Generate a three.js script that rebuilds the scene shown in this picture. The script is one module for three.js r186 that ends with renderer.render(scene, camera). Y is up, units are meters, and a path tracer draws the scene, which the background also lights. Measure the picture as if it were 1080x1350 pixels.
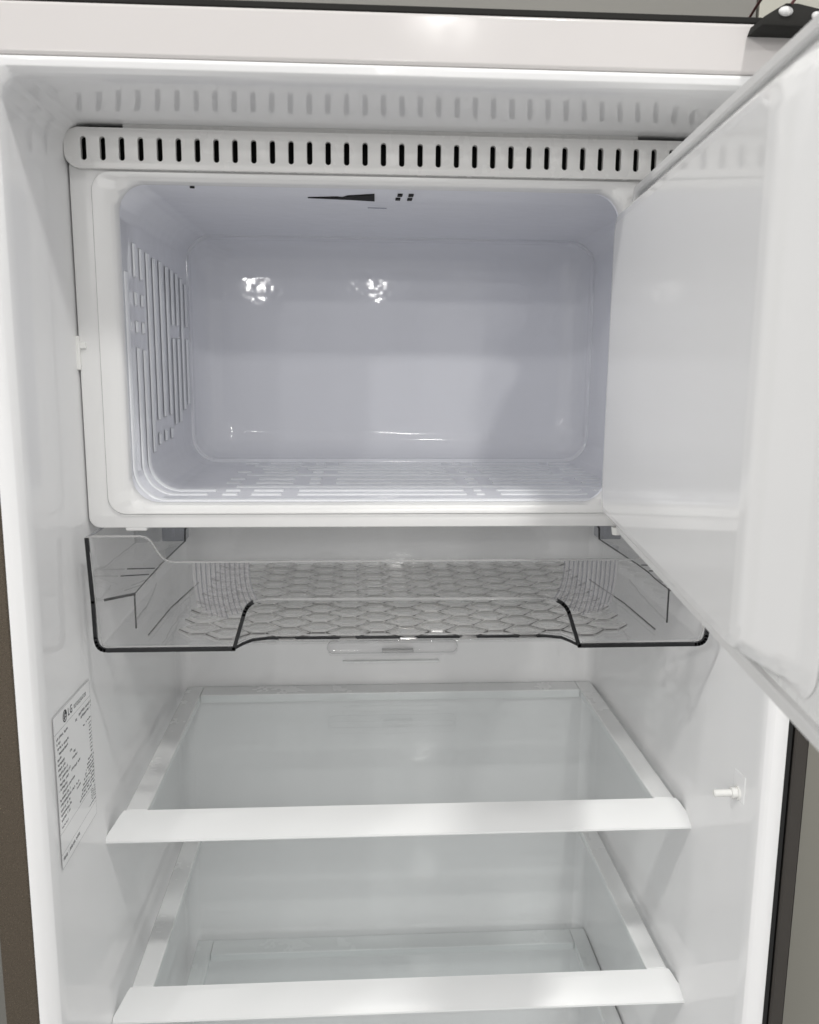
import * as THREE from 'three';
import { mergeGeometries, mergeVertices, toCreasedNormals } from 'three/addons/utils/BufferGeometryUtils.js';
import { RoundedBoxGeometry } from 'three/addons/geometries/RoundedBoxGeometry.js';
import { RectAreaLightUniformsLib } from 'three/addons/lights/RectAreaLightUniformsLib.js';
RectAreaLightUniformsLib.init();

// ------------------------------------------------------------------ camera, light, exposure
const renderer = new THREE.WebGLRenderer({ antialias: true });
renderer.setSize(819, 1024);
renderer.toneMapping = THREE.LinearToneMapping;
renderer.toneMappingExposure = 0.585;
renderer.shadowMap.enabled = true;
const scene = new THREE.Scene();
scene.background = new THREE.Color().setRGB(0.83, 0.822, 0.822);      // even ambient fill standing in for the rest of the showroom
const camera = new THREE.PerspectiveCamera(60.81, 819 / 1024, 0.02, 60);
camera.position.set(-0.0475, 1.4519, 0.6716);
camera.rotation.set(THREE.MathUtils.degToRad(-10.1527), THREE.MathUtils.degToRad(-3.5846), THREE.MathUtils.degToRad(0.4772), 'YXZ');
camera.focus = 0.95; camera.userData.fStop = 13;                       // a phone lens: only the near door edge softens
const LAMP_POWER = 5.0, LAMP_GLOW = 95;
const LAMP_XS = [-5.4, -2.4, 0.4], LAMP_ZS = [1.0, 3.7, 7.2, 11, 15.5, 21];
const lampColor = new THREE.Color().setRGB(1.0, 0.985, 0.955);

// ------------------------------------------------------------------ helpers
let seed = 12345;
const rnd = () => { seed = (seed * 1664525 + 1013904223) >>> 0; return seed / 4294967296; };
const used = {};
function numbered(n) { if (!(n in used)) { used[n] = 0; return n; } used[n]++; return n + '_' + String(used[n]).padStart(3, '0'); }
function part(name, geo, mat, parent, label) {
  const m = new THREE.Mesh(geo, mat); m.name = numbered(name); m.castShadow = m.receiveShadow = true;
  if (label) m.userData.label = label;
  parent.add(m); return m;
}
function thing(name, label, category, pos = [0, 0, 0], group) {
  const g = new THREE.Group(); g.name = numbered(name); g.position.set(...pos);
  g.userData = { label, category }; if (group) g.userData.group = group;
  scene.add(g); return g;
}
function boxUV(g) {                                     // uv in metres by the way each face points
  if (g.index) g = g.toNonIndexed();
  const p = g.attributes.position, n = g.attributes.normal, uv = new Float32Array(p.count * 2);
  for (let i = 0; i < p.count; i += 3) {
    let ax = 0, ay = 0, az = 0;
    for (let k = 0; k < 3; k++) { ax += n.getX(i + k); ay += n.getY(i + k); az += n.getZ(i + k); }
    ax = Math.abs(ax); ay = Math.abs(ay); az = Math.abs(az);
    for (let k = 0; k < 3; k++) {
      const x = p.getX(i + k), y = p.getY(i + k), z = p.getZ(i + k);
      const [u, v] = ax >= ay && ax >= az ? [z, y] : ay >= az ? [x, z] : [x, y];
      uv[(i + k) * 2] = u; uv[(i + k) * 2 + 1] = v;
    }
  }
  g.setAttribute('uv', new THREE.BufferAttribute(uv, 2)); return g;
}
function grid(rows, closed = false) {                   // rows of equal length -> smooth indexed sheet
  const m = rows[0].length, pos = [], idx = [];
  for (const r of rows) for (const q of r) pos.push(...q);
  for (let i = 0; i + 1 < rows.length; i++) for (let j = 0; j < (closed ? m : m - 1); j++) {
    const a = i * m + j, b = i * m + (j + 1) % m, c = a + m, d = b + m;
    idx.push(a, b, c, b, d, c);
  }
  const g = new THREE.BufferGeometry();
  g.setAttribute('position', new THREE.Float32BufferAttribute(pos, 3)); g.setIndex(idx); return g;
}
const smooth = (g, a = 0.6) => boxUV(toCreasedNormals(g, a));
function rrect(x0, x1, y0, y1, r, n = 8) {              // rounded rectangle, counter-clockwise; r one number or [bl, br, tr, tl]
  const R = Array.isArray(r) ? r : [r, r, r, r], out = [];
  const C = [[x0 + R[0], y0 + R[0], Math.PI, R[0]], [x1 - R[1], y0 + R[1], 1.5 * Math.PI, R[1]], [x1 - R[2], y1 - R[2], 0, R[2]], [x0 + R[3], y1 - R[3], 0.5 * Math.PI, R[3]]];
  for (const [cx, cy, a, q] of C) for (let i = 0; i <= n; i++) { const t = a + i / n * Math.PI / 2; out.push([cx + q * Math.cos(t), cy + q * Math.sin(t)]); }
  return out;
}
const toShape = (pts) => new THREE.Shape(pts.map((p) => new THREE.Vector2(p[0], p[1])));
const toPath = (pts) => new THREE.Path(pts.map((p) => new THREE.Vector2(p[0], p[1])));
function plate(pts, holes, zFront, depth, bevel = 0.001) {   // extruded outline whose front face lies at zFront
  const s = toShape(pts); for (const h of holes) s.holes.push(toPath(h));
  const g = new THREE.ExtrudeGeometry(s, { depth: depth - 2 * bevel, bevelEnabled: bevel > 0, bevelSize: bevel, bevelThickness: bevel, bevelOffset: -bevel, bevelSegments: 3, curveSegments: 8 });
  g.translate(0, 0, zFront - depth + bevel); return smooth(g, 0.5);
}
function box(x0, x1, y0, y1, z0, z1, r = 0.0008) {
  const g = new RoundedBoxGeometry(x1 - x0, y1 - y0, z1 - z0, 2, Math.min(r, (x1 - x0) / 2.1, (y1 - y0) / 2.1, (z1 - z0) / 2.1));
  g.translate((x0 + x1) / 2, (y0 + y1) / 2, (z0 + z1) / 2); return boxUV(g);
}
function tube(pts, r, seg = 6, closed = false, div = 0) {
  const path = new THREE.CurvePath(); const v = pts.map((p) => new THREE.Vector3(...p));
  for (let i = 0; i + 1 < v.length; i++) path.add(new THREE.LineCurve3(v[i], v[i + 1]));
  const cv = div ? new THREE.CatmullRomCurve3(v, closed) : path;
  const gs = [];
  if (div) return boxUV(new THREE.TubeGeometry(cv, div, r, seg, closed));
  for (const c of path.curves) gs.push(new THREE.TubeGeometry(c, 1, r, seg, false));
  for (const q of v) { const s = new THREE.SphereGeometry(r, seg, 4); s.translate(q.x, q.y, q.z); gs.push(s); }
  return boxUV(mergeGeometries(gs.map((g) => g.toNonIndexed())));
}
function strip(pts, w, h) {                             // a square-section band following points (used for edges of clear sheet)
  const gs = [];
  for (let i = 0; i + 1 < pts.length; i++) {
    const a = new THREE.Vector3(...pts[i]), b = new THREE.Vector3(...pts[i + 1]), L = a.distanceTo(b);
    const g = new THREE.BoxGeometry(w, h, L + w * 0.6);
    const m = new THREE.Matrix4().lookAt(a, b, new THREE.Vector3(0, 0, 1).cross(b.clone().sub(a)).lengthSq() < 1e-9 ? new THREE.Vector3(0, 1, 0) : new THREE.Vector3(0, 0, 1));
    g.applyMatrix4(m); g.translate((a.x + b.x) / 2, (a.y + b.y) / 2, (a.z + b.z) / 2); gs.push(g.toNonIndexed());
  }
  return boxUV(mergeGeometries(gs));
}

// ------------------------------------------------------------------ textures: fine moulded grain of the plastics
function noiseTex(size, octaves, lo, hi, rep, s0) {
  seed = s0; const data = new Uint8Array(size * size * 4), acc = new Float32Array(size * size);
  for (const [cells, amp] of octaves) {
    const g = new Float32Array(cells * cells); for (let i = 0; i < g.length; i++) g[i] = rnd();
    for (let y = 0; y < size; y++) for (let x = 0; x < size; x++) {
      const fx = x / size * cells, fy = y / size * cells, ix = Math.floor(fx), iy = Math.floor(fy);
      let tx = fx - ix, ty = fy - iy; tx = tx * tx * (3 - 2 * tx); ty = ty * ty * (3 - 2 * ty);
      const q = (a, b) => g[(b % cells) * cells + (a % cells)];
      acc[y * size + x] += amp * ((q(ix, iy) * (1 - tx) + q(ix + 1, iy) * tx) * (1 - ty) + (q(ix, iy + 1) * (1 - tx) + q(ix + 1, iy + 1) * tx) * ty);
    }
  }
  const tot = octaves.reduce((a, o) => a + o[1], 0);
  for (let i = 0; i < acc.length; i++) { const v = Math.round(255 * (lo + (hi - lo) * acc[i] / tot)); data.set([v, v, v, 255], i * 4); }
  const t = new THREE.DataTexture(data, size, size); t.wrapS = t.wrapT = THREE.RepeatWrapping; t.magFilter = THREE.LinearFilter; t.minFilter = THREE.LinearMipmapLinearFilter; t.generateMipmaps = true;
  t.repeat.set(rep, rep); t.needsUpdate = true; return t;
}
const waveTex = noiseTex(256, [[6, 1], [13, 0.6], [29, 0.25]], 0, 1, 1 / 0.5, 77);          // slow unevenness of moulded sheet
const rippleTex = noiseTex(512, [[8, 0.8], [30, 0.5], [75, 0.22]], 0, 1, 1 / 0.45, 303);   // drawn sheet of the freezer liner
const smearTex = noiseTex(512, [[5, 1], [17, 0.7], [61, 0.4], [150, 0.3]], 0.55, 1, 1 / 0.6, 91); // uneven polish
const grainTex = noiseTex(256, [[90, 1], [200, 0.8]], 0.3, 1, 1 / 0.12, 15);

// ------------------------------------------------------------------ materials
const lin = (r, g, b) => new THREE.Color().setRGB(r, g, b);
function plastic(c, rough, o = {}) {
  return new THREE.MeshPhysicalMaterial({ color: lin(...c), roughness: rough, metalness: 0, ior: 1.5, roughnessMap: smearTex, bumpMap: waveTex, bumpScale: 0.0006, ...o });
}
const M = {
  liner: plastic([0.865, 0.867, 0.87], 0.05, { bumpScale: 0.00006 }),
  trim: plastic([0.66, 0.635, 0.625], 0.11),
  bezel: plastic([0.80, 0.80, 0.795], 0.28),
  vent: plastic([0.84, 0.835, 0.82], 0.34),
  freezer: plastic([0.845, 0.856, 0.905], 0.055, { bumpMap: rippleTex, bumpScale: 0.00026 }),
  rib: plastic([0.87, 0.885, 0.915], 0.3),
  door: plastic([0.875, 0.877, 0.875], 0.07, { bumpScale: 0.00003 }),
  doorFrame: plastic([0.82, 0.825, 0.82], 0.34, { bumpScale: 0.00005 }),
  gasket: plastic([0.74, 0.74, 0.735], 0.6, { bumpScale: 0.00005 }),
  shelf: plastic([0.84, 0.85, 0.85], 0.33),
  peg: plastic([0.80, 0.80, 0.78], 0.35),
  steel: new THREE.MeshPhysicalMaterial({ color: lin(0.155, 0.128, 0.098), metalness: 0.85, roughness: 0.42, roughnessMap: grainTex }),
  darkSteel: new THREE.MeshPhysicalMaterial({ color: lin(0.10, 0.092, 0.084), metalness: 0.9, roughness: 0.24 }),
  black: new THREE.MeshStandardMaterial({ color: lin(0.012, 0.012, 0.012), roughness: 0.7 }),
  blackGloss: new THREE.MeshStandardMaterial({ color: lin(0.01, 0.0095, 0.008), roughness: 0.85 }),
  void: new THREE.MeshStandardMaterial({ color: lin(0.008, 0.008, 0.008), roughness: 0.95 }),  // near-black colour for the darkness inside openings and gaps
  wall: new THREE.MeshStandardMaterial({ color: lin(0.24, 0.235, 0.215), roughness: 0.6, bumpMap: grainTex, bumpScale: 0.0002 }),
  wallPale: new THREE.MeshStandardMaterial({ color: lin(0.50, 0.49, 0.43), roughness: 0.6, bumpMap: grainTex, bumpScale: 0.0002 }),
  floor: new THREE.MeshStandardMaterial({ color: lin(0.45, 0.45, 0.455), roughness: 0.45, roughnessMap: smearTex }),
  clear: new THREE.MeshPhysicalMaterial({ color: lin(0.984, 0.983, 0.984), transmission: 1, thickness: 0, roughness: 0.03, ior: 1.5, bumpMap: waveTex, bumpScale: 0.0008 }),
  clearSoft: new THREE.MeshPhysicalMaterial({ color: lin(0.90, 0.895, 0.90), transmission: 0.86, thickness: 0, roughness: 0.1, ior: 1.5 }),
  cell: new THREE.MeshPhysicalMaterial({ color: lin(0.972, 0.968, 0.962), transmission: 0.96, thickness: 0, roughness: 0.05, ior: 1.5 }),
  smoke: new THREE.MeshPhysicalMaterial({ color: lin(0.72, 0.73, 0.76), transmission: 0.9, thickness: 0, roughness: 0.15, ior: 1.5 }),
  hexShade: new THREE.MeshPhysicalMaterial({ color: lin(0.20, 0.198, 0.195), transmission: 0.62, thickness: 0, roughness: 0.15, ior: 1.5 }),  // dark tint in place of refraction at the cell borders
  frostRing: new THREE.MeshPhysicalMaterial({ color: lin(0.91, 0.905, 0.90), transmission: 0.95, thickness: 0, roughness: 0.5, ior: 1.5 }),  // frosted sheet that scatters light around the cells
  edgeDarkRefl: new THREE.MeshPhysicalMaterial({ color: lin(0.009, 0.0095, 0.011), roughness: 0.10, ior: 1.5 }),  // near-black stands in for internal reflection at the clear edges
  edgeLightRefl: new THREE.MeshPhysicalMaterial({ color: lin(0.62, 0.62, 0.62), transmission: 0.45, thickness: 0, roughness: 0.15, ior: 1.5 }),  // pale tint stands in for bright internal reflection along edges
  glass: new THREE.MeshPhysicalMaterial({ color: lin(0.973, 0.984, 0.984), transmission: 1, thickness: 0, roughness: 0.02, ior: 1.52, bumpMap: waveTex, bumpScale: 0.0004 }),
  wire: new THREE.MeshStandardMaterial({ color: lin(0.10, 0.03, 0.03), roughness: 0.5 }),
  screw: new THREE.MeshStandardMaterial({ color: lin(0.5, 0.5, 0.5), metalness: 0.7, roughness: 0.35 }),
};

// ------------------------------------------------------------------ the setting
{
  const fl = new THREE.Mesh(boxUV(new THREE.BoxGeometry(14, 0.1, 22)), M.floor); fl.position.set(0, -0.05, 8); fl.name = 'floor';
  fl.userData.kind = 'structure'; fl.receiveShadow = true; scene.add(fl);
  const w = new THREE.Group(); w.name = 'wall'; w.userData.kind = 'structure'; w.position.set(0, 0, -0.75); scene.add(w);
  part('wall_panel', box(-2.4, 0.570, 0, 2.9, -0.03, 0, 0.002), M.wall, w);
  part('wall_panel', box(0.5745, 3.2, 0, 2.9, -0.03, 0, 0.002), M.wallPale, w);
  part('wall_backing', box(0.5, 0.65, 0, 2.9, -0.05, -0.032, 0.001), M.black, w);
}
const SIDE = ['left', 'middle', 'right'], ROW = ['nearest', 'second', 'third', 'fourth', 'fifth', 'farthest'];
const glowMat = new THREE.MeshStandardMaterial({ color: 0xffffff, emissive: lampColor, emissiveIntensity: LAMP_GLOW, roughness: 0.6 });
LAMP_ZS.forEach((z, i) => LAMP_XS.forEach((x, j) => {
  const t = thing('pendant_lamp', `round white showroom lamp on a rod, ${SIDE[j]} column, ${ROW[i]} row from the refrigerator`, 'lamp', [x, 3.15, z], 'showroom pendant lamps');
  const g = new THREE.SphereGeometry(0.085, 24, 16); part('lamp_globe', g, glowMat, t);
  const rod = new THREE.CylinderGeometry(0.012, 0.012, 1.2, 10); rod.translate(0, 0.74, 0); part('lamp_rod', boxUV(rod), M.steel, t);
  const cap = new THREE.CylinderGeometry(0.05, 0.08, 0.06, 20); cap.translate(0, 0.12, 0); part('lamp_cap', boxUV(cap), M.steel, t);
  const l = new THREE.PointLight(lampColor, LAMP_POWER, 0, 2); l.castShadow = true; l.shadow.radius = 4.2; t.add(l);
}));

// ------------------------------------------------------------------ the refrigerator
const ZB = -0.1256;                                     // plane of the freezer's front
const fridge = thing('refrigerator', 'open refrigerator with white interior and small freezer compartment at the top', 'refrigerator');
{
  // white liner: flange, rounded lip, left wall, ceiling, right wall
  const ring = (hx, yT, z, r) => {
    const out = [], n = 8, yB = 0.25;
    for (let i = 0; i <= 4; i++) out.push([-hx, yB + (yT - r - yB) * i / 4, z]);
    for (let i = 1; i <= n; i++) { const a = Math.PI - i / n * Math.PI / 2; out.push([-hx + r + r * Math.cos(a), yT - r + r * Math.sin(a), z]); }
    for (let i = 1; i <= 5; i++) out.push([-hx + r + (2 * hx - 2 * r) * i / 6, yT, z]);
    for (let i = 0; i <= n; i++) { const a = Math.PI / 2 - i / n * Math.PI / 2; out.push([hx - r + r * Math.cos(a), yT - r + r * Math.sin(a), z]); }
    for (let i = 1; i <= 4; i++) out.push([hx, yT - r + (yB - (yT - r)) * i / 4, z]);
    return out;
  };
  const rows = [ring(0.3175, 1.6568, -0.03, 0.006), ring(0.3175, 1.6568, -0.0015, 0.006), ring(0.3168, 1.6562, -0.0004, 0.006), ring(0.3155, 1.6552, 0, 0.007), ring(0.3085, 1.6535, 0, 0.012)];
  const lipR = 0.0085;
  for (let i = 1; i <= 8; i++) { const a = i / 8 * Math.PI / 2 * 0.955; rows.push(ring(0.3085 - lipR * Math.sin(a), 1.6535 - 0.9 * lipR * Math.sin(a), -lipR * (1 - Math.cos(a)), 0.012 + 0.006 * i / 8)); }
  rows.push(ring(0.2995, 1.6453, -0.02, 0.019), ring(0.2965, 1.6437, -0.06, 0.02), ring(0.2915, 1.6420, ZB, 0.02), ring(0.2905, 1.640, -0.20, 0.02), ring(0.2885, 1.635, -0.45, 0.02));
  for (let i = 1; i <= 6; i++) { const a = i / 6 * Math.PI / 2; rows.push(ring(0.2885 - 0.022 * (1 - Math.cos(a)), 1.635 - 0.022 * (1 - Math.cos(a)), -0.47 - 0.022 * Math.sin(a), 0.02)); }
  part('liner', smooth(grid(rows), 0.7), M.liner, fridge);
  part('back_wall', box(-0.275, 0.275, 0.25, 1.63, -0.51, -0.4905), M.liner, fridge);
  part('cavity_floor', box(-0.30, 0.30, 0.24, 0.26, -0.50, -0.005), M.liner, fridge);
  // outer cabinet
  part('top_trim', box(-0.3175, 0.3175, 1.6578, 1.6925, -0.03, -0.0006, 0.0028), M.trim, fridge);
  part('top_seal', box(-0.345, 0.345, 1.6929, 1.6972, -0.035, -0.002, 0.0008), M.blackGloss, fridge);
  part('side_frame', box(-0.3452, -0.3180, 0.05, 1.6925, -0.035, -0.0012, 0.0015), M.steel, fridge, 'dark brown steel front edge of the left side');
  part('door_seal', box(0.3180, 0.3232, 0.05, 1.6925, -0.035, -0.004, 0.0006), M.black, fridge);
  part('side_frame', box(0.3236, 0.3372, 0.05, 1.6925, -0.035, -0.001, 0.0022), M.darkSteel, fridge, 'glossy dark steel front edge of the right side');
  part('cabinet_side', box(-0.345, -0.335, 0.05, 1.692, -0.60, -0.0355), M.steel, fridge);
  part('cabinet_side', box(0.326, 0.336, 0.05, 1.692, -0.60, -0.0355), M.steel, fridge);
  part('cabinet_roof', box(-0.345, 0.336, 1.6855, 1.6925, -0.60, -0.0355), M.steel, fridge);
  part('cabinet_back', box(-0.345, 0.336, 0.05, 1.692, -0.612, -0.602), M.steel, fridge);
  part('cabinet_base', box(-0.345, 0.336, 0.0, 0.049, -0.60, -0.03), M.black, fridge);

  // vent strip with its row of slots
  const slots = [];
  for (let i = 0; i < 36; i++) { const cx = -0.2752 + i * 0.01577; slots.push(rrect(cx - 0.00225, cx + 0.00225, 1.6122, 1.6310, 0.0022, 4).reverse()); }
  const ventPts = rrect(-0.2917, 0.2895, 1.6055, 1.6385, [0.013, 0.004, 0.004, 0.013], 8);
  const vent = part('vent_strip', plate(ventPts, slots, -0.1192, 0.006, 0.0009), M.vent, fridge);
  part('slot_dark_backing', box(-0.288, 0.289, 1.6085, 1.6355, -0.15, -0.133), M.void, vent);  // black box painted as the darkness behind the slots
  part('gap_filler', box(-0.243, 0.200, 1.6355, 1.6425, -0.133, -0.1235, 0.0005), M.vent, fridge);
  part('gap_filler', box(-0.285, -0.245, 1.630, 1.6425, -0.140, -0.131, 0.0005), M.void, fridge);  // black piece standing for the shade inside the open gap

  // freezer front
  const open = rrect(-0.252, 0.190, 1.317, 1.596, 0.024, 10);
  const bez = part('freezer_bezel', plate(rrect(-0.2903, 0.2905, 1.2945, 1.612, [0.011, 0.004, 0.004, 0.004]), [rrect(-0.262, 0.20, 1.3075, 1.603, 0.02).reverse()], ZB, 0.010, 0.0018), M.bezel, fridge);
  // stepped inner frame with a soft rounded edge into the opening
  const R = (g, z, r) => rrect(-0.252 - g, 0.190 + g, 1.317 - g, 1.596 + g, r, 10).map((p) => [p[0], p[1], z]);
  const fr = [R(0.0212, ZB - 0.004, 0.016), R(0.0212, ZB + 0.0005, 0.016), R(0.0200, ZB + 0.0018, 0.016)];
  const lip = (a, b, z) => rrect(-0.252 - a, 0.190 + a, 1.317 - b, 1.596 + Math.min(a, 0.008), 0.024 - Math.min(a, 0.008), 10).map((p) => [p[0], p[1], z]);
  const frame = [lip(0.0200, 0.0095, ZB - 0.003), lip(0.0200, 0.0095, ZB + 0.0012), lip(0.0192, 0.0088, ZB + 0.0024), lip(0.005, 0.005, ZB + 0.0024)];
  for (let i = 1; i <= 6; i++) { const a = i / 6 * Math.PI / 2; frame.push(lip(0.005 - 0.005 * Math.sin(a), 0.005 - 0.005 * Math.sin(a), ZB + 0.0024 - 0.006 * (1 - Math.cos(a)))); }
  frame.push(lip(0, 0, ZB - 0.010));
  part('inner_frame', smooth(grid(frame.map((r) => r), true), 0.7), M.bezel, bez);
  part('bottom_tab', box(-0.258, -0.2385, 1.2915, 1.2962, ZB - 0.008, ZB - 0.0006, 0.0018), M.bezel, bez);
  part('side_clip', box(-0.2925, -0.2885, 1.437, 1.4665, ZB - 0.004, ZB + 0.0032, 0.0012), M.peg, bez);
  part('side_clip', box(-0.2893, -0.2835, 1.4555, 1.461, ZB - 0.001, ZB + 0.0022, 0.0009), M.peg, bez);
  part('front_wall', box(-0.2895, -0.262, 1.30, 1.607, ZB - 0.03, ZB - 0.0105), M.bezel, bez);
  part('underside', box(-0.287, 0.287, 1.296, 1.304, -0.486, ZB - 0.0105, 0.002), M.liner, fridge);

  // freezer interior
  const F = (x0, x1, y0, y1, r, z) => rrect(x0, x1, y0, y1, r, 10).map((p) => [p[0], p[1], z]);
  const fz = [F(-0.252, 0.190, 1.317, 1.596, 0.024, ZB - 0.0099), F(-0.2523, 0.19, 1.3168, 1.596, 0.026, ZB - 0.012), F(-0.253, 0.252, 1.3165, 1.596, 0.03, ZB - 0.0135), F(-0.2535, 0.253, 1.3165, 1.5957, 0.032, -0.2), F(-0.2545, 0.2545, 1.3163, 1.595, 0.032, -0.448), F(-0.2545, 0.2545, 1.3163, 1.595, 0.032, -0.4500),
    F(-0.2520, 0.2520, 1.3185, 1.5925, 0.028, -0.4503), F(-0.2512, 0.2512, 1.3195, 1.5917, 0.028, -0.4520)];
  for (let i = 0; i <= 10; i++) { const a = i / 10 * Math.PI / 2, d = 0.034 * (1 - Math.cos(a)); fz.push(F(-0.251 + d, 0.251 - d, 1.32 + d, 1.5915 - d * 1.2, 0.030 + 0.01 * i / 10, -0.452 - 0.0341 * Math.sin(a))); }
  fz.push(F(-0.214, 0.214, 1.357, 1.5475, 0.038, -0.4861), F(-0.208, 0.208, 1.363, 1.5415, 0.034, -0.4861));
  const fback = new THREE.ShapeGeometry(toShape(rrect(-0.208, 0.208, 1.363, 1.5415, 0.034, 10))); fback.translate(0, 0, -0.4861);
  const liner = part('freezer_liner', mergeGeometries([smooth(grid(fz, true), 0.9), boxUV(fback)]), M.freezer, fridge);

  // raised ribs: they run along the floor, round the corner and up the left wall
  const fy = 1.3163, fx = -0.2525, cr = 0.031, arc = cr * Math.PI / 2, xc = fx + cr, yc = fy + cr;
  const at = (s) => {                                   // s < 0: floor (x = xc - s), 0..arc: corner, beyond: wall
    if (s < 0) return [xc - s, fy, 0, 1];
    if (s < arc) { const a = s / cr; return [xc - cr * Math.sin(a), yc - cr * Math.cos(a), Math.sin(a), Math.cos(a)]; }
    return [fx, yc + s - arc, 1, 0];
  };
  const prof = [[-0.0047, -0.0004], [-0.0038, 0.0007], [-0.0026, 0.0014], [0.0016, 0.0013], [0.0032, 0.0008], [0.0043, -0.0004]];
  function rib(s0, s1, z) {
    const n = Math.max(2, Math.round(Math.abs(s1 - s0) / (s1 > -0.001 && s0 < arc ? 0.006 : 0.08)) + 1), rows2 = [];
    const ss = [s0, s0 + 0.0015]; for (let i = 1; i < n; i++) ss.push(s0 + (s1 - s0) * i / n); ss.push(s1 - 0.0015, s1);
    ss.forEach((s, k) => { const [x, y, nx, ny] = at(s), e = k === 0 || k === ss.length - 1 ? 0 : 1; rows2.push(prof.map(([dz, h]) => [x + nx * (e ? h : -0.0006), y + ny * (e ? h : -0.0006), z + dz * (e ? 1 : 0.6)])); });
    part('rib', smooth(grid(rows2), 0.5), M.rib, liner);
  }
  const fl = (xa, xb) => [xc - xb, xc - xa];            // floor span from x to x
  const wl = (ya, yb) => [arc + ya - yc, arc + yb - yc];
  const cw = (x, y) => [xc - x, arc + y - yc];          // from the floor at x round the corner to the wall at y
  const Z = [-0.1480, -0.1827, -0.2075, -0.2337, -0.2615, -0.291, -0.3223, -0.349, -0.3755, -0.402, -0.4285];
  const long = fl(-0.172, 0.235);
  const segA = [fl(-0.160, -0.118), fl(-0.106, 0.062), fl(0.071, 0.081), fl(0.098, 0.19), fl(0.2, 0.236)];
  const segB = [fl(-0.179, -0.162), fl(-0.151, -0.119), fl(-0.106, 0.064), fl(0.0715, 0.082), fl(0.096, 0.186), fl(0.197, 0.232)];
  const segC = [fl(-0.186, -0.168), fl(-0.155, -0.113), fl(-0.0985, -0.084), fl(-0.07, 0.062), fl(0.073, 0.086), fl(0.1, 0.187), fl(0.198, 0.228)];
  const plan = [
    [cw(0.235, 1.525)],
    [cw(-0.191, 1.458), ...segB, wl(1.4705, 1.4825), wl(1.4955, 1.509), wl(1.5215, 1.553)],
    [cw(-0.186, 1.456), ...segB, wl(1.4700, 1.482), wl(1.4950, 1.508), wl(1.5205, 1.551)],
    [long, wl(1.352, 1.550)], [...segC, wl(1.3570, 1.3705), wl(1.3830, 1.548)], [...segC, wl(1.358, 1.371), wl(1.384, 1.548)],
    [long, wl(1.358, 1.371), wl(1.384, 1.546)], [...segC, wl(1.372, 1.470), wl(1.483, 1.545)], [...segA, wl(1.372, 1.470), wl(1.483, 1.543)], [long, wl(1.385, 1.540)], [...segC, wl(1.39, 1.47), wl(1.483, 1.535)],
  ];
  plan.forEach((segs, k) => segs.forEach(([a, b]) => rib(a, b, Z[k])));
  // ceiling openings of the freezer, their darkness painted as flat black pieces
  const flat = (pts) => { const g = new THREE.ExtrudeGeometry(toShape(pts), { depth: 0.002, bevelEnabled: false }); g.rotateX(Math.PI / 2); g.translate(0, 1.5968, 0); return boxUV(g); };
  part('dark_opening_piece', flat([[-0.091, -0.18], [-0.064, -0.1735], [-0.059, -0.1765], [-0.054, -0.167], [-0.0298, -0.157], [-0.0289, -0.191], [-0.05, -0.186]]), M.void, liner);
  for (const [x, z] of [[-0.0065, -0.159], [0.0035, -0.159], [-0.0075, -0.179], [0.0035, -0.179]]) part('dark_opening_piece', flat([[x - 0.0022, z - 0.005], [x + 0.0022, z - 0.005], [x + 0.0022, z + 0.005], [x - 0.0022, z + 0.005]]), M.void, liner);
  part('seam_line', flat([[-0.0349, -0.2285], [-0.0161, -0.2305], [-0.0161, -0.233], [-0.0349, -0.231]]), M.smoke, liner);
  part('screw_hole', flat(rrect(-0.1915, -0.1875, -0.1425, -0.1375, 0.0018, 4)), M.void, liner);

  // freezer door, swung out to the right
  const door = new THREE.Group(); door.name = 'freezer_door'; fridge.add(door);
  door.position.set(0.2, 0, ZB + 0.006); door.rotation.y = THREE.MathUtils.degToRad(-6.5);
  // door axes: local z runs from the hinge towards the free edge, local -x is the inner side
  const L = 0.505, dy0 = 1.2885, dy1 = 1.6015;
  const slab = new THREE.ExtrudeGeometry(toShape(rrect(0, L, dy0, dy1, 0.012)), { depth: 0.024, bevelEnabled: true, bevelSize: 0.003, bevelThickness: 0.003, bevelOffset: -0.003, bevelSegments: 3 });
  const turn = (g) => { g.rotateY(-Math.PI / 2); return g; };  // shape x -> local z, depth -> local -x
  slab.translate(0, 0, -0.027); part('door_slab', smooth(turn(slab), 0.5), M.doorFrame, door);
  const gp = (g, h) => rrect(0.003 + g, L - 0.005 - g, dy0 + 0.0035 + g, dy1 - 0.0035 - g, 0.012).map((p) => [-h, p[1], p[0]]);
  part('door_gasket', smooth(grid([gp(0, -0.001), gp(0, 0.0035), gp(0.001, 0.0045), gp(0.006, 0.0045), gp(0.007, 0.0035), gp(0.007, -0.001)], true), 0.5), M.gasket, door);
  const pp = (a, b, c, d, r, h) => rrect(a, b, c, d, r, 8).map((p) => [-h, p[1], p[0]]);
  const px = [pp(0.0155, 0.4535, 1.3035, 1.5885, 0.019, 0.0005)];
  for (let i = 0; i <= 14; i++) {
    const t = i / 14, e = t * t * (3 - 2 * t);
    px.push(pp(0.0165 + 0.0035 * t, 0.4525 - 0.0495 * t, 1.3050 + 0.0105 * t, 1.5870 - 0.0185 * t, 0.018 - 0.004 * t, 0.001 + 0.0205 * e));
  }
  px.push(pp(0.0205, 0.4020, 1.3162, 1.5678, 0.0135, 0.0216), pp(0.0235, 0.399, 1.3192, 1.5648, 0.0115, 0.0216));
  const panel = part('door_inner_panel', smooth(grid(px, true), 0.8), M.door, door);
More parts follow.
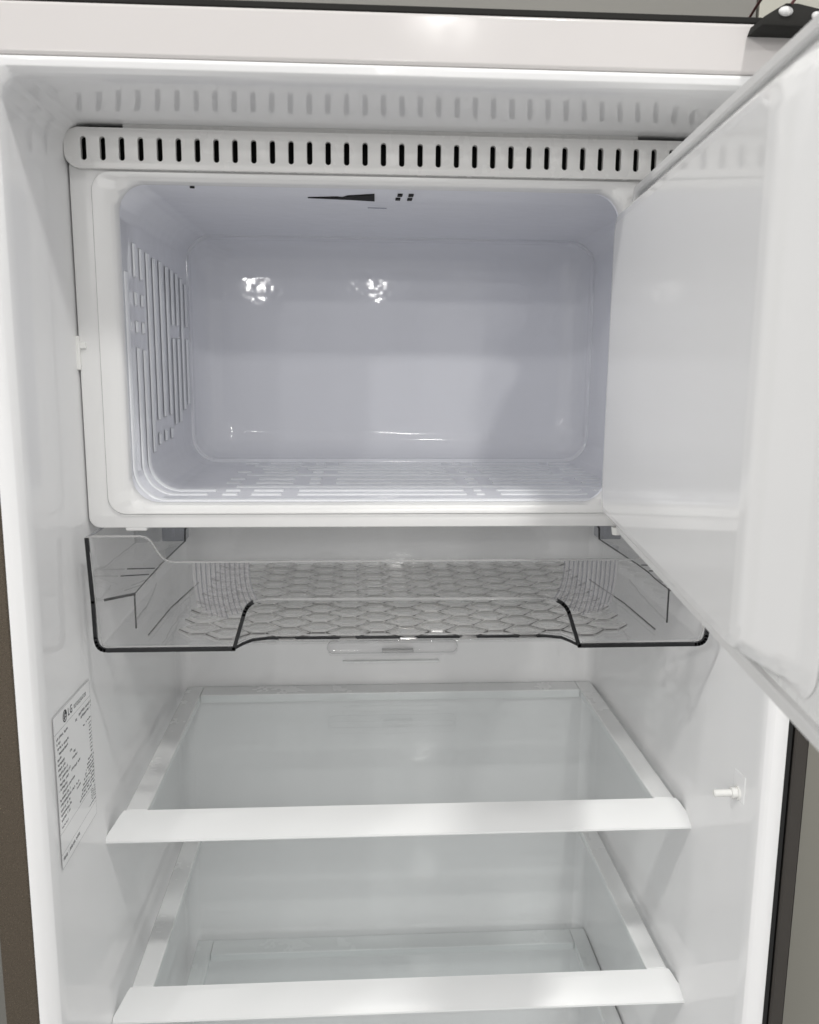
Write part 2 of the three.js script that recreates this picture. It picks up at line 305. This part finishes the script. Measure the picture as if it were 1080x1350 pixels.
  const pc = new THREE.ShapeGeometry(toShape(rrect(0.0235, 0.399, 1.3192, 1.5648, 0.0115, 8))); pc.translate(0, 0, 0.0216); pc.rotateY(-Math.PI / 2);
  panel.geometry = mergeGeometries([panel.geometry, boxUV(pc)]);
  const hp = new THREE.CylinderGeometry(0.005, 0.004, 0.007, 16); hp.translate(-0.002, 1.2905, -0.004); part('hinge_pin', boxUV(hp), M.peg, door);
  const hole = new THREE.CylinderGeometry(0.0016, 0.0016, 0.002, 12); hole.rotateZ(Math.PI / 2); hole.translate(0.0005 - 0.0008, 1.2985, 0.462); part('screw_hole', boxUV(hole), M.smoke, door);

  // main door, swung open beyond the right edge of the view
  const md = new THREE.Group(); md.name = 'main_door'; fridge.add(md); md.position.set(0.366, 0, 0.012); md.rotation.y = THREE.MathUtils.degToRad(20);
  part('door_skin', box(0.035, 0.078, 0.06, 1.69, 0, 0.70, 0.006), M.steel, md);
  part('door_liner', box(0.012, 0.0345, 0.075, 1.675, 0.015, 0.685, 0.008), M.doorFrame, md);
  part('door_gasket', box(0.004, 0.0115, 0.085, 1.665, 0.02, 0.045, 0.003), M.doorFrame, md);

  // rating label on the left wall
  const cv = document.createElement('canvas'); cv.width = 720; cv.height = 1000; const c = cv.getContext('2d');
  c.fillStyle = '#ffffff'; c.fillRect(0, 0, 720, 1000);
  c.strokeStyle = '#8e8f92'; c.lineWidth = 2.5; c.strokeRect(6, 6, 708, 988);
  const line = (x0, y0, x1, y1) => { c.beginPath(); c.moveTo(x0, y0); c.lineTo(x1, y1); c.stroke(); };
  line(6, 120, 714, 120); line(6, 765, 714, 765); line(6, 900, 714, 900);
  c.fillStyle = '#1c1c20'; c.beginPath(); c.arc(215, 66, 40, 0, 7); c.fill();
  c.strokeStyle = '#ffffff'; c.lineWidth = 5; c.beginPath(); c.arc(215, 66, 27, 0.1, 4.9); c.stroke(); line(215, 50, 215, 84); line(215, 84, 232, 84); line(215, 66, 240, 66);
  c.fillStyle = '#1c1c20'; c.beginPath(); c.arc(200, 52, 5, 0, 7); c.fill();
  c.fillStyle = '#26262a'; c.font = 'bold 74px sans-serif'; c.fillText('LG', 268, 92); c.font = 'bold 40px sans-serif'; c.fillText('REFRIGERATOR', 385, 88, 250);
  seed = 4242;
  const words = (x, y, w, h) => { w *= 1.12; let q = x; while (q < x + w) { const k = 4 + rnd() * 9; c.fillStyle = rnd() < 0.5 ? '#2c2c30' : '#4b4b50'; if (rnd() > 0.13) { c.fillRect(q, y + (rnd() < 0.5 ? 0 : 4), Math.min(k, x + w - q), h - 4); } q += k + 3; } };
  words(470, 150, 235, 20); words(505, 184, 195, 20); words(400, 165, 30, 20);
  [[40, 190], [40, 60], [40, 195], [70, 150], [40, 60], [40, 110], [40, 120], [40, 150], [60, 175], [40, 160], [40, 130], [90, 150], [40, 170], [40, 190], [40, 160], [40, 175], [40, 150]].forEach(([x, w], k) => words(x, 150 + k * 33, w, 19));
  [[250, 5, 50], [300, 7, 90], [330, 6, 40], [270, 9, 160], [240, 11, 90], [260, 13, 130], [350, 14, 70]].forEach(([x, k, w]) => words(x, 150 + k * 33, w, 18));
  for (let k = 0; k < 9; k++) words(655, 290 + k * 26, 45, 15); words(540, 262, 30, 15); words(600, 255, 90, 15);
  for (let k = 0; k < 9; k++) words(600 - k * 26, 530 + k * 25, 105 + k * 22, 17);
  words(40, 725, 110, 14); words(30, 925, 290, 26); words(560, 862, 140, 14);
  c.fillStyle = '#2c2c30'; for (let k = 0; k < 5; k++) words(620, 775 + k * 16, 85, 11);
  const lt = new THREE.CanvasTexture(cv); lt.colorSpace = THREE.SRGBColorSpace; lt.anisotropy = 8;
  const wx = (z) => -0.2995 + (z + 0.02) / (ZB + 0.02) * 0.008 + 0.0006;
  const lg = new THREE.BufferGeometry(), z0 = -0.0247, z1 = -0.1058;
  const bow = [[wx(z0), z0], [wx(-0.055), -0.055], [wx(-0.085), -0.085], [wx(z1), z1]].map(([x, z]) => [z > -0.06 ? x : x, z]);
  const pos = [], uv = [], ix = [];
  bow.forEach(([x, z]) => { const u = (z0 - z) / (z0 - z1); pos.push(x + 0.0004, 1.1543 + 0.0037 * u, z, x + 0.0004, 1.0157 + 0.009 * u, z); uv.push(u, 1, u, 0); });
  for (let k = 0; k < 3; k++) ix.push(2 * k, 2 * k + 1, 2 * k + 2, 2 * k + 1, 2 * k + 3, 2 * k + 2);
  lg.setAttribute('position', new THREE.Float32BufferAttribute(pos, 3)); lg.setAttribute('uv', new THREE.Float32BufferAttribute(uv, 2)); lg.setIndex(ix); lg.computeVertexNormals();
  part('rating_label', lg, new THREE.MeshPhysicalMaterial({ color: lin(0.88, 0.882, 0.885), map: lt, roughness: 0.12, side: THREE.DoubleSide }), fridge, 'printed white rating label with small text on the left wall');

  // shelf peg on the right wall
  const pg = [];
  const cyl = (r, x0, x1, s, b) => { const g = new THREE.CylinderGeometry(r, r * (b || 1), x1 - x0, s); g.rotateZ(Math.PI / 2); g.translate((x0 + x1) / 2, 1.0645, -0.0425); return g.toNonIndexed(); };
  const peg = part('wall_peg', boxUV(mergeGeometries([cyl(0.0034, 0.2755, 0.292, 16), cyl(0.0028, 0.2748, 0.2757, 16)])), M.peg, fridge, 'white plastic peg sticking out of the right wall');
  part('peg_base', boxUV(mergeGeometries([cyl(0.0056, 0.291, 0.2965, 6), cyl(0.0068, 0.296, 0.2995, 20)])), M.peg, peg);
  const sock = new RoundedBoxGeometry(0.003, 0.027, 0.021, 3, 0.0013); const so = part('peg_socket', boxUV(sock), M.liner, fridge);
  so.position.set(0.2988, 1.0712, -0.0415); so.rotation.y = Math.atan(0.008 / 0.1056);
  // clear lamp cover on the back wall
  const lc = part('lamp_cover', plate(rrect(-0.086, 0.092, 1.046, 1.062, 0.007), [], -0.470, 0.020, 0.004), M.clear, fridge);
  part('lamp_strip', box(-0.012, 0.032, 1.0495, 1.0525, -0.486, -0.476, 0.001), M.screw, lc);
  part('lamp_frame', strip(rrect(-0.087, 0.093, 1.045, 1.063, 0.008).concat([rrect(-0.087, 0.093, 1.045, 1.063, 0.008)[0]]).map((p) => [p[0], p[1], -0.488]), 0.0008, 0.001), M.clearSoft, lc);
  part('lamp_ledge', box(-0.066, 0.068, 1.031, 1.0345, -0.492, -0.484, 0.0012), M.shelf, fridge);

  // hinge on the cabinet top at the right
  const hs = new THREE.Shape([[0.2395, 0], [0.2415, 0.005], [0.249, 0.0095], [0.256, 0.0135], [0.264, 0.0135], [0.280, 0.0105], [0.30, 0.010], [0.318, 0.009], [0.318, 0]].map((p) => new THREE.Vector2(...p)));
  const hg = new THREE.ExtrudeGeometry(hs, { depth: 0.034, bevelEnabled: true, bevelSize: 0.0008, bevelThickness: 0.0008, bevelSegments: 2 }); hg.translate(0, 1.6838, -0.012);
  const hinge = part('hinge_bracket', smooth(hg, 0.5), M.blackGloss, fridge, 'black hinge bracket at the top right corner');
  const sc = new THREE.SphereGeometry(0.0052, 20, 12); sc.scale(1, 0.62, 0.6); sc.translate(0.2553, 1.6925, 0.0228); part('hinge_screw', boxUV(sc), M.gasket, hinge);
  const sc2 = new THREE.SphereGeometry(0.0036, 20, 12); sc2.scale(1, 0.8, 0.6); sc2.translate(0.2775, 1.690, 0.0235); part('hinge_screw', boxUV(sc2), M.gasket, hinge);
  part('wire', tube([[0.2572, 1.696, 0.027], [0.2590, 1.6995, 0.030], [0.2588, 1.706, 0.030], [0.258, 1.716, 0.02], [0.262, 1.722, -0.03], [0.275, 1.71, -0.12]], 0.0011, 8, false, 40), M.wire, hinge);
}

// ------------------------------------------------------------------ glass shelves
function makeShelf(label) {
  const t = thing('glass_shelf', label, 'shelf', [0, 0, 0], 'glass shelves in white frames');
  // front bar: sloped face, thin lip, ends that splay outwards (origin at the top of the bar's inner edge)
  const xs = (zz, s) => s * (0.2805 + (0.0135) * Math.min(1, Math.max(0, (zz + 0.004) / 0.028)));
  const sec = [[0.000, -0.012], [-0.0005, -0.001], [0.0003, 0.0000], [0.003, -0.0008], [0.006, -0.0024], [0.0245, -0.0136], [0.0274, -0.0153], [0.0286, -0.0165], [0.0288, -0.0185], [0.0278, -0.0196], [0.024, -0.0200], [0.006, -0.020], [0.000, -0.012]];
  const rows = []; const n = 12;
  for (let i = 0; i <= n; i++) rows.push(sec.map(([z, y]) => [THREE.MathUtils.lerp(xs(z, -1), xs(z, 1), i / n), y, z]));
  const capL = new THREE.ShapeGeometry(toShape(sec.slice(0, -1)));
  const caps = [-1, 1].map((s) => { const g = capL.clone(), p = g.attributes.position; for (let i = 0; i < p.count; i++) { const z = p.getX(i), y = p.getY(i); p.setXYZ(i, xs(z, s), y, z); } g.computeVertexNormals(); return g.toNonIndexed(); });
  const bar = smooth(grid(rows), 0.45); for (const g of caps) { g.deleteAttribute('uv'); }
  part('front_bar', mergeGeometries([bar, ...caps.map(boxUV)]), M.shelf, t);
  for (const s of [-1, 1]) part('side_rail', box(Math.min(s * 0.2595, s * 0.2815), Math.max(s * 0.2595, s * 0.2815), -0.012, 0, -0.3325, -0.0004, 0.0018), M.shelf, t);
  part('rear_rail', box(-0.2592, 0.2592, -0.012, -0.0002, -0.3325, -0.3015, 0.0018), M.shelf, t);
  part('glass_panel', box(-0.2593, 0.2593, -0.0052, -0.0012, -0.3013, -0.0006, 0.0004), M.glass, t);
  return t;
}
const SX = 0.0022;
const s1 = makeShelf('glass shelf in a white frame, topmost, directly below the clear drawer'); s1.position.set(SX, 1.0003, -0.1535);
const s2 = s1.clone(); s2.name = numbered('glass_shelf'); s2.userData.label = 'glass shelf in a white frame, second from the top, its front bar lowest in view'; scene.add(s2); s2.position.set(SX, 0.8092, -0.1425);
const s3 = s1.clone(); s3.name = numbered('glass_shelf'); s3.userData.label = 'lowest glass shelf, its rear rail seen through the glass of the second shelf'; scene.add(s3); s3.position.set(SX + 0.004, 0.622, -0.1380);
for (const s of [s2, s3]) s.children.forEach((k) => { k.name = numbered(k.name.replace(/_\d{3}$/, '')); });

// ------------------------------------------------------------------ clear drawer under the freezer
{
  const t = thing('clear_drawer', 'shallow clear plastic drawer with edges coloured dark for internal reflections hanging below the freezer compartment', 'drawer');
  const zf = -0.09, dep = 0.0026;
  const tl = [], yb = 1.1900, yt = 1.2940;
  // outline of the front: high ends, lower middle, arched grip below
  const cub = (a, b, cq, d, n = 10) => { const o = []; for (let i = 0; i <= n; i++) { const u = i / n, v = 1 - u; o.push([v * v * v * a[0] + 3 * v * v * u * b[0] + 3 * v * u * u * cq[0] + u * u * u * d[0], v * v * v * a[1] + 3 * v * v * u * b[1] + 3 * v * u * u * cq[1] + u * u * u * d[1]]); } return o; };
  const top = [...cub([-0.2365, yt], [-0.222, yt], [-0.224, 1.2708], [-0.2085, 1.2706])];
  const half = [[-0.2825, yt], ...top];
  const topLine = [...half, ...half.map(([x, y]) => [-x - 0.002, y]).reverse()];
  const arch = [[-0.1575, yb], ...cub([-0.1480, 1.222], [-0.1445, 1.2335], [-0.138, 1.2355], [-0.124, 1.2362]), ...cub([0.118, 1.2350], [0.135, 1.2345], [0.142, 1.2325], [0.1475, 1.2215]), [0.1585, yb - 0.001]];
  const corner = (x, s) => cub([x + s * 0.0005, yb + 0.012], [x, yb + 0.003], [x - s * 0.003, yb], [x - s * 0.010, yb], 6);
  const left = corner(-0.2790, -1), right = corner(0.2785, 1).reverse().map(([x, y]) => [x, y - 0.0008]);
  const outline = [...topLine, ...corner(0.2785, 1).map(([x, y]) => [x, y - 0.0008]), ...arch.slice().reverse(), ...left.slice().reverse()];
  const fp = part('front_panel', plate(outline.slice().reverse(), [], zf, dep, 0), M.clear, t);
  const P = (pts, z) => pts.map(([x, y]) => [x, y, z]);
  part('top_edge', strip(P(topLine, zf - 0.0012), 0.0011, 0.0030), M.edgeLightRefl, fp);
  part('bottom_edge', strip(P([[-0.2823, yt - 0.002], [-0.2800, 1.235], ...left], zf - 0.0010), 0.0032, 0.0034), M.edgeDarkRefl, fp);
  part('bottom_edge', strip(P([left[left.length - 1], ...arch.slice(0, 7)], zf - 0.0010), 0.0034, 0.0036), M.edgeDarkRefl, fp);
  part('grip_edge', strip(P(arch.slice(6, -6), zf - 0.0010), 0.0011, 0.0030), M.edgeLightRefl, fp);
  part('bottom_edge', strip(P([...arch.slice(-7), ...corner(0.2785, 1).reverse().map(([x, y]) => [x, y - 0.0008]), [0.2800, 1.235], [0.2805, yt - 0.002]], zf - 0.0010), 0.0034, 0.0036), M.edgeDarkRefl, fp);
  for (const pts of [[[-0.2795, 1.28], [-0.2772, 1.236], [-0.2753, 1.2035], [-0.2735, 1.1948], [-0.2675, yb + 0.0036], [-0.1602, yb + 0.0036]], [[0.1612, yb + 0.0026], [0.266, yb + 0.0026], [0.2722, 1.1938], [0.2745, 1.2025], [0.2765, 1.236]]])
    part('inner_gleam', strip(P(pts, zf + 0.0002), 0.0009, 0.0009), M.edgeLightRefl, fp);  // pale line painted as the gleam inside the dark border
  // recessed grip behind the arch and the floor's front edge
  const gripRows = [arch.map(([x, y]) => [x, y, zf - dep]), arch.map(([x, y]) => [x * 0.985, Math.max(yb + 0.003, y - 0.003), zf - 0.010]), arch.map(([x, y]) => [x * 0.95, Math.max(yb + 0.005, y - 0.008), zf - 0.015])];
  part('grip', smooth(grid(gripRows), 0.6), M.clear, t);
  part('grip_fold', tube(arch.slice(9, -9).map(([x, y]) => [x * 0.985, y - 0.0045, zf - 0.011]), 0.0007, 6), M.edgeLightRefl, t);
  const fe = [[-0.1565, yb + 0.0003, zf - 0.003], [-0.150, yb + 0.003, zf - 0.006], [-0.142, yb + 0.005, zf - 0.010], [-0.128, yb + 0.006, zf - 0.012], [0.130, yb + 0.005, zf - 0.012], [0.144, yb + 0.004, zf - 0.010], [0.151, yb + 0.002, zf - 0.006], [0.1575, yb - 0.0006, zf - 0.003]];
  part('floor_edge', strip(fe, 0.0022, 0.0026), M.edgeDarkRefl, t);
  part('floor_edge', strip(fe.map(([x, y, z]) => [x, y + 0.003, z]), 0.0008, 0.001), M.edgeLightRefl, t);  // thin pale copy painted as the gleam above the dark edge
  // floor, sides, back
  const yf = yb + 0.0015, zk = -0.430;
  part('floor_panel', box(-0.276, 0.276, yf, yf + 0.0022, zk, zf - 0.006, 0.0004), M.clear, t);
  for (const s of [-1, 1]) {
    const x = s * 0.2805;
    const g = grid([[[x - s * 0.003, yb, zf - 0.003], [x, yt, zf - 0.003]], [[x - s * 0.003, yb, zk], [x, yt - 0.004, zk]]]);
    part('side_panel', smooth(g), M.clear, t);
    part('side_edge', strip([[x, yt, zf - 0.003], [x, yt - 0.004, zk]], 0.0022, 0.0012), M.smoke, t);
    part('side_edge', strip([[s * 0.240, yf + 0.003, zf - 0.03], [s * 0.2375, yf + 0.003, -0.21], [s * 0.227, yf + 0.003, -0.31]], 0.0010, 0.001), M.edgeDarkRefl, t);
    // slide ledge along the side
    const lx0 = s * 0.2505, lx1 = s * 0.2775;
    const led = grid([[[lx1, 1.229, -0.118], [lx0, 1.2345, -0.118], [lx0, 1.196, -0.118]], [[lx1, 1.229, -0.20], [lx0, 1.2345, -0.20], [lx0, 1.196, -0.20]], [[lx1, 1.226, zk], [lx0, 1.2295, zk], [lx0, 1.196, zk]]]);
    const ledge = part('slide_ledge', toFlat(led), M.clear, t);
    part('ledge_edge', strip([[lx1, 1.229, -0.118], [lx0, 1.2345, -0.118]], 0.0022, 0.0022), M.edgeDarkRefl, ledge);
    part('ledge_edge', strip([[lx0, 1.2345, -0.118], [lx0, 1.202, -0.118]], 0.0013, 0.0013), M.edgeDarkRefl, ledge);
    part('ledge_edge', strip([[lx0, 1.2345, -0.118], [lx0 + s * 0.001, 1.2340, -0.158], [lx0 - s * 0.003, 1.2385, -0.168], [lx0 - s * 0.003, 1.2385, -0.205], [lx0, 1.236, -0.22], [lx0, 1.2325, -0.36]], 0.0010, 0.0010), M.edgeDarkRefl, ledge);
    part('ledge_edge', strip([[lx1, 1.237, -0.175], [lx0, 1.2385, -0.175]], 0.0010, 0.001), M.edgeDarkRefl, ledge);
    part('ledge_edge', strip([[lx1, 1.238, -0.20], [lx0, 1.2385, -0.20]], 0.0010, 0.001), M.edgeDarkRefl, ledge);
    part('ledge_stop', box(Math.min(lx0, lx1), Math.max(lx0, lx1), 1.232, 1.252, -0.385, -0.36, 0.001), M.smoke, ledge);
    part('ledge_edge', strip([[lx0, 1.2325, -0.36], [lx0, 1.246, -0.362], [lx0, 1.252, -0.40]], 0.0018, 0.0018), M.edgeDarkRefl, ledge);
  }
  part('back_panel', box(-0.277, 0.277, yf + 0.0022, 1.262, zk - 0.0024, zk, 0.0004), M.clear, t);
  part('back_edge', box(-0.277, 0.277, 1.262, 1.2632, zk - 0.0026, zk + 0.0002, 0.0004), M.edgeLightRefl, t);
  // fluted corners behind the front
  const ribG = (h, bend, rr = 0.0016) => { const pts = []; for (let i = 0; i <= 7; i++) { const u = i / 7; pts.push([bend * u * u * u * 0.010, -u * h, -0.001 - 0.008 * u * u]); } return tube(pts, rr, 8, false, 16); };
  for (const s of [-1, 1]) for (let k = 0; k < 12; k++) {
    const x = s * (0.1915 - k * 0.00425), h = 0.036 + 0.017 * Math.sin(Math.PI * Math.min(1, (k + 2) / 13)) + 0.0015 * (k % 3);
    const bend = s * (-0.25 - 0.035 * k);
    const g = part('flute', ribG(h, bend), M.clearSoft, t); g.position.set(x, 1.2695, zf - dep - 0.0016);
    const gr = part('flute_shade_line', ribG(h * 0.97, bend, 0.0006), M.smoke, t); gr.position.set(x - s * 0.0021, 1.2690, zf - dep - 0.0006);  // tinted line painted as the dark gap between two flutes
  }
  // pillow-shaped hexagonal cells of the floor
  const S = 0.0205, H = 0.0318, FL = 0.36;             // cells wider than deep
  const HX = [[1, 0], [FL, H / 2 / S], [-FL, H / 2 / S], [-1, 0], [-FL, -H / 2 / S], [FL, -H / 2 / S]];
  function hexGeo(q) {
    const ringAt = (f, y) => Array.from({ length: 6 }, (_, i) => [f * S * HX[i][0], y, f * S * HX[i][1]]);
    return smooth(grid([ringAt(0.985, 0), ringAt(0.955, 0.0016), ringAt(0.86, 0.0032 + q), ringAt(0.6, 0.0046 + q), ringAt(0.3, 0.0052 + q), ringAt(0.001, 0.0053 + q)], true), 0.45);
  }
  const frostRing = [], lines = [];
  const hexes = [hexGeo(0), hexGeo(0.0004), hexGeo(-0.0004)];
  seed = 808;
  for (let cI = -8; cI <= 8; cI++) for (let r = 0; r < 10; r++) {
    const x = cI * (1 + FL) * S + 0.001, z = zf - 0.026 - r * H - (cI & 1 ? H / 2 : 0);
    if (z < zk + 0.035 || Math.abs(x) > 0.222 - (zf - z) * 0.02) continue;
    const m = part('hex_cell', hexes[Math.floor(rnd() * 3)], M.cell, t); m.position.set(x, yf + 0.0024, z);
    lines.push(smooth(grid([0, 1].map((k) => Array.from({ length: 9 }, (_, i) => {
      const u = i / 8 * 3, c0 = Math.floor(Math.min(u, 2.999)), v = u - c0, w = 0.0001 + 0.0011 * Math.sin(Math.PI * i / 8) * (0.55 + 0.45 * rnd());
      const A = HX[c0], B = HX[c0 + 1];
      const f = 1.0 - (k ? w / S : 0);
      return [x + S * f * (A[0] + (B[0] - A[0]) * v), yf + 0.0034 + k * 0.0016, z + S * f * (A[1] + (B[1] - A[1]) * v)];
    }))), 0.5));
    frostRing.push(smooth(grid([[1.03, 0], [1.02, 0.0012], [0.955, 0.0022], [0.86, 0.0038], [0.70, 0.0046]].map(([f, y], k) => Array.from({ length: 6 }, (_, i) => [x + f * S * HX[i][0], yf + 0.0023 + y, z + f * S * HX[i][1]])), true), 0.45));
  }
  part('hex_shade_line', mergeGeometries(lines), M.hexShade, t).userData.kind = 'stuff';  // refraction along the front sides of each cell, painted as dark lines
  part('hex_frost_ring', mergeGeometries(frostRing), M.frostRing, t).userData.kind = 'stuff';  // frosted rings added to scatter light and leave dapples under the cells
}
function toFlat(g) { const q = g.toNonIndexed(); q.computeVertexNormals(); return boxUV(q); }

renderer.render(scene, camera);
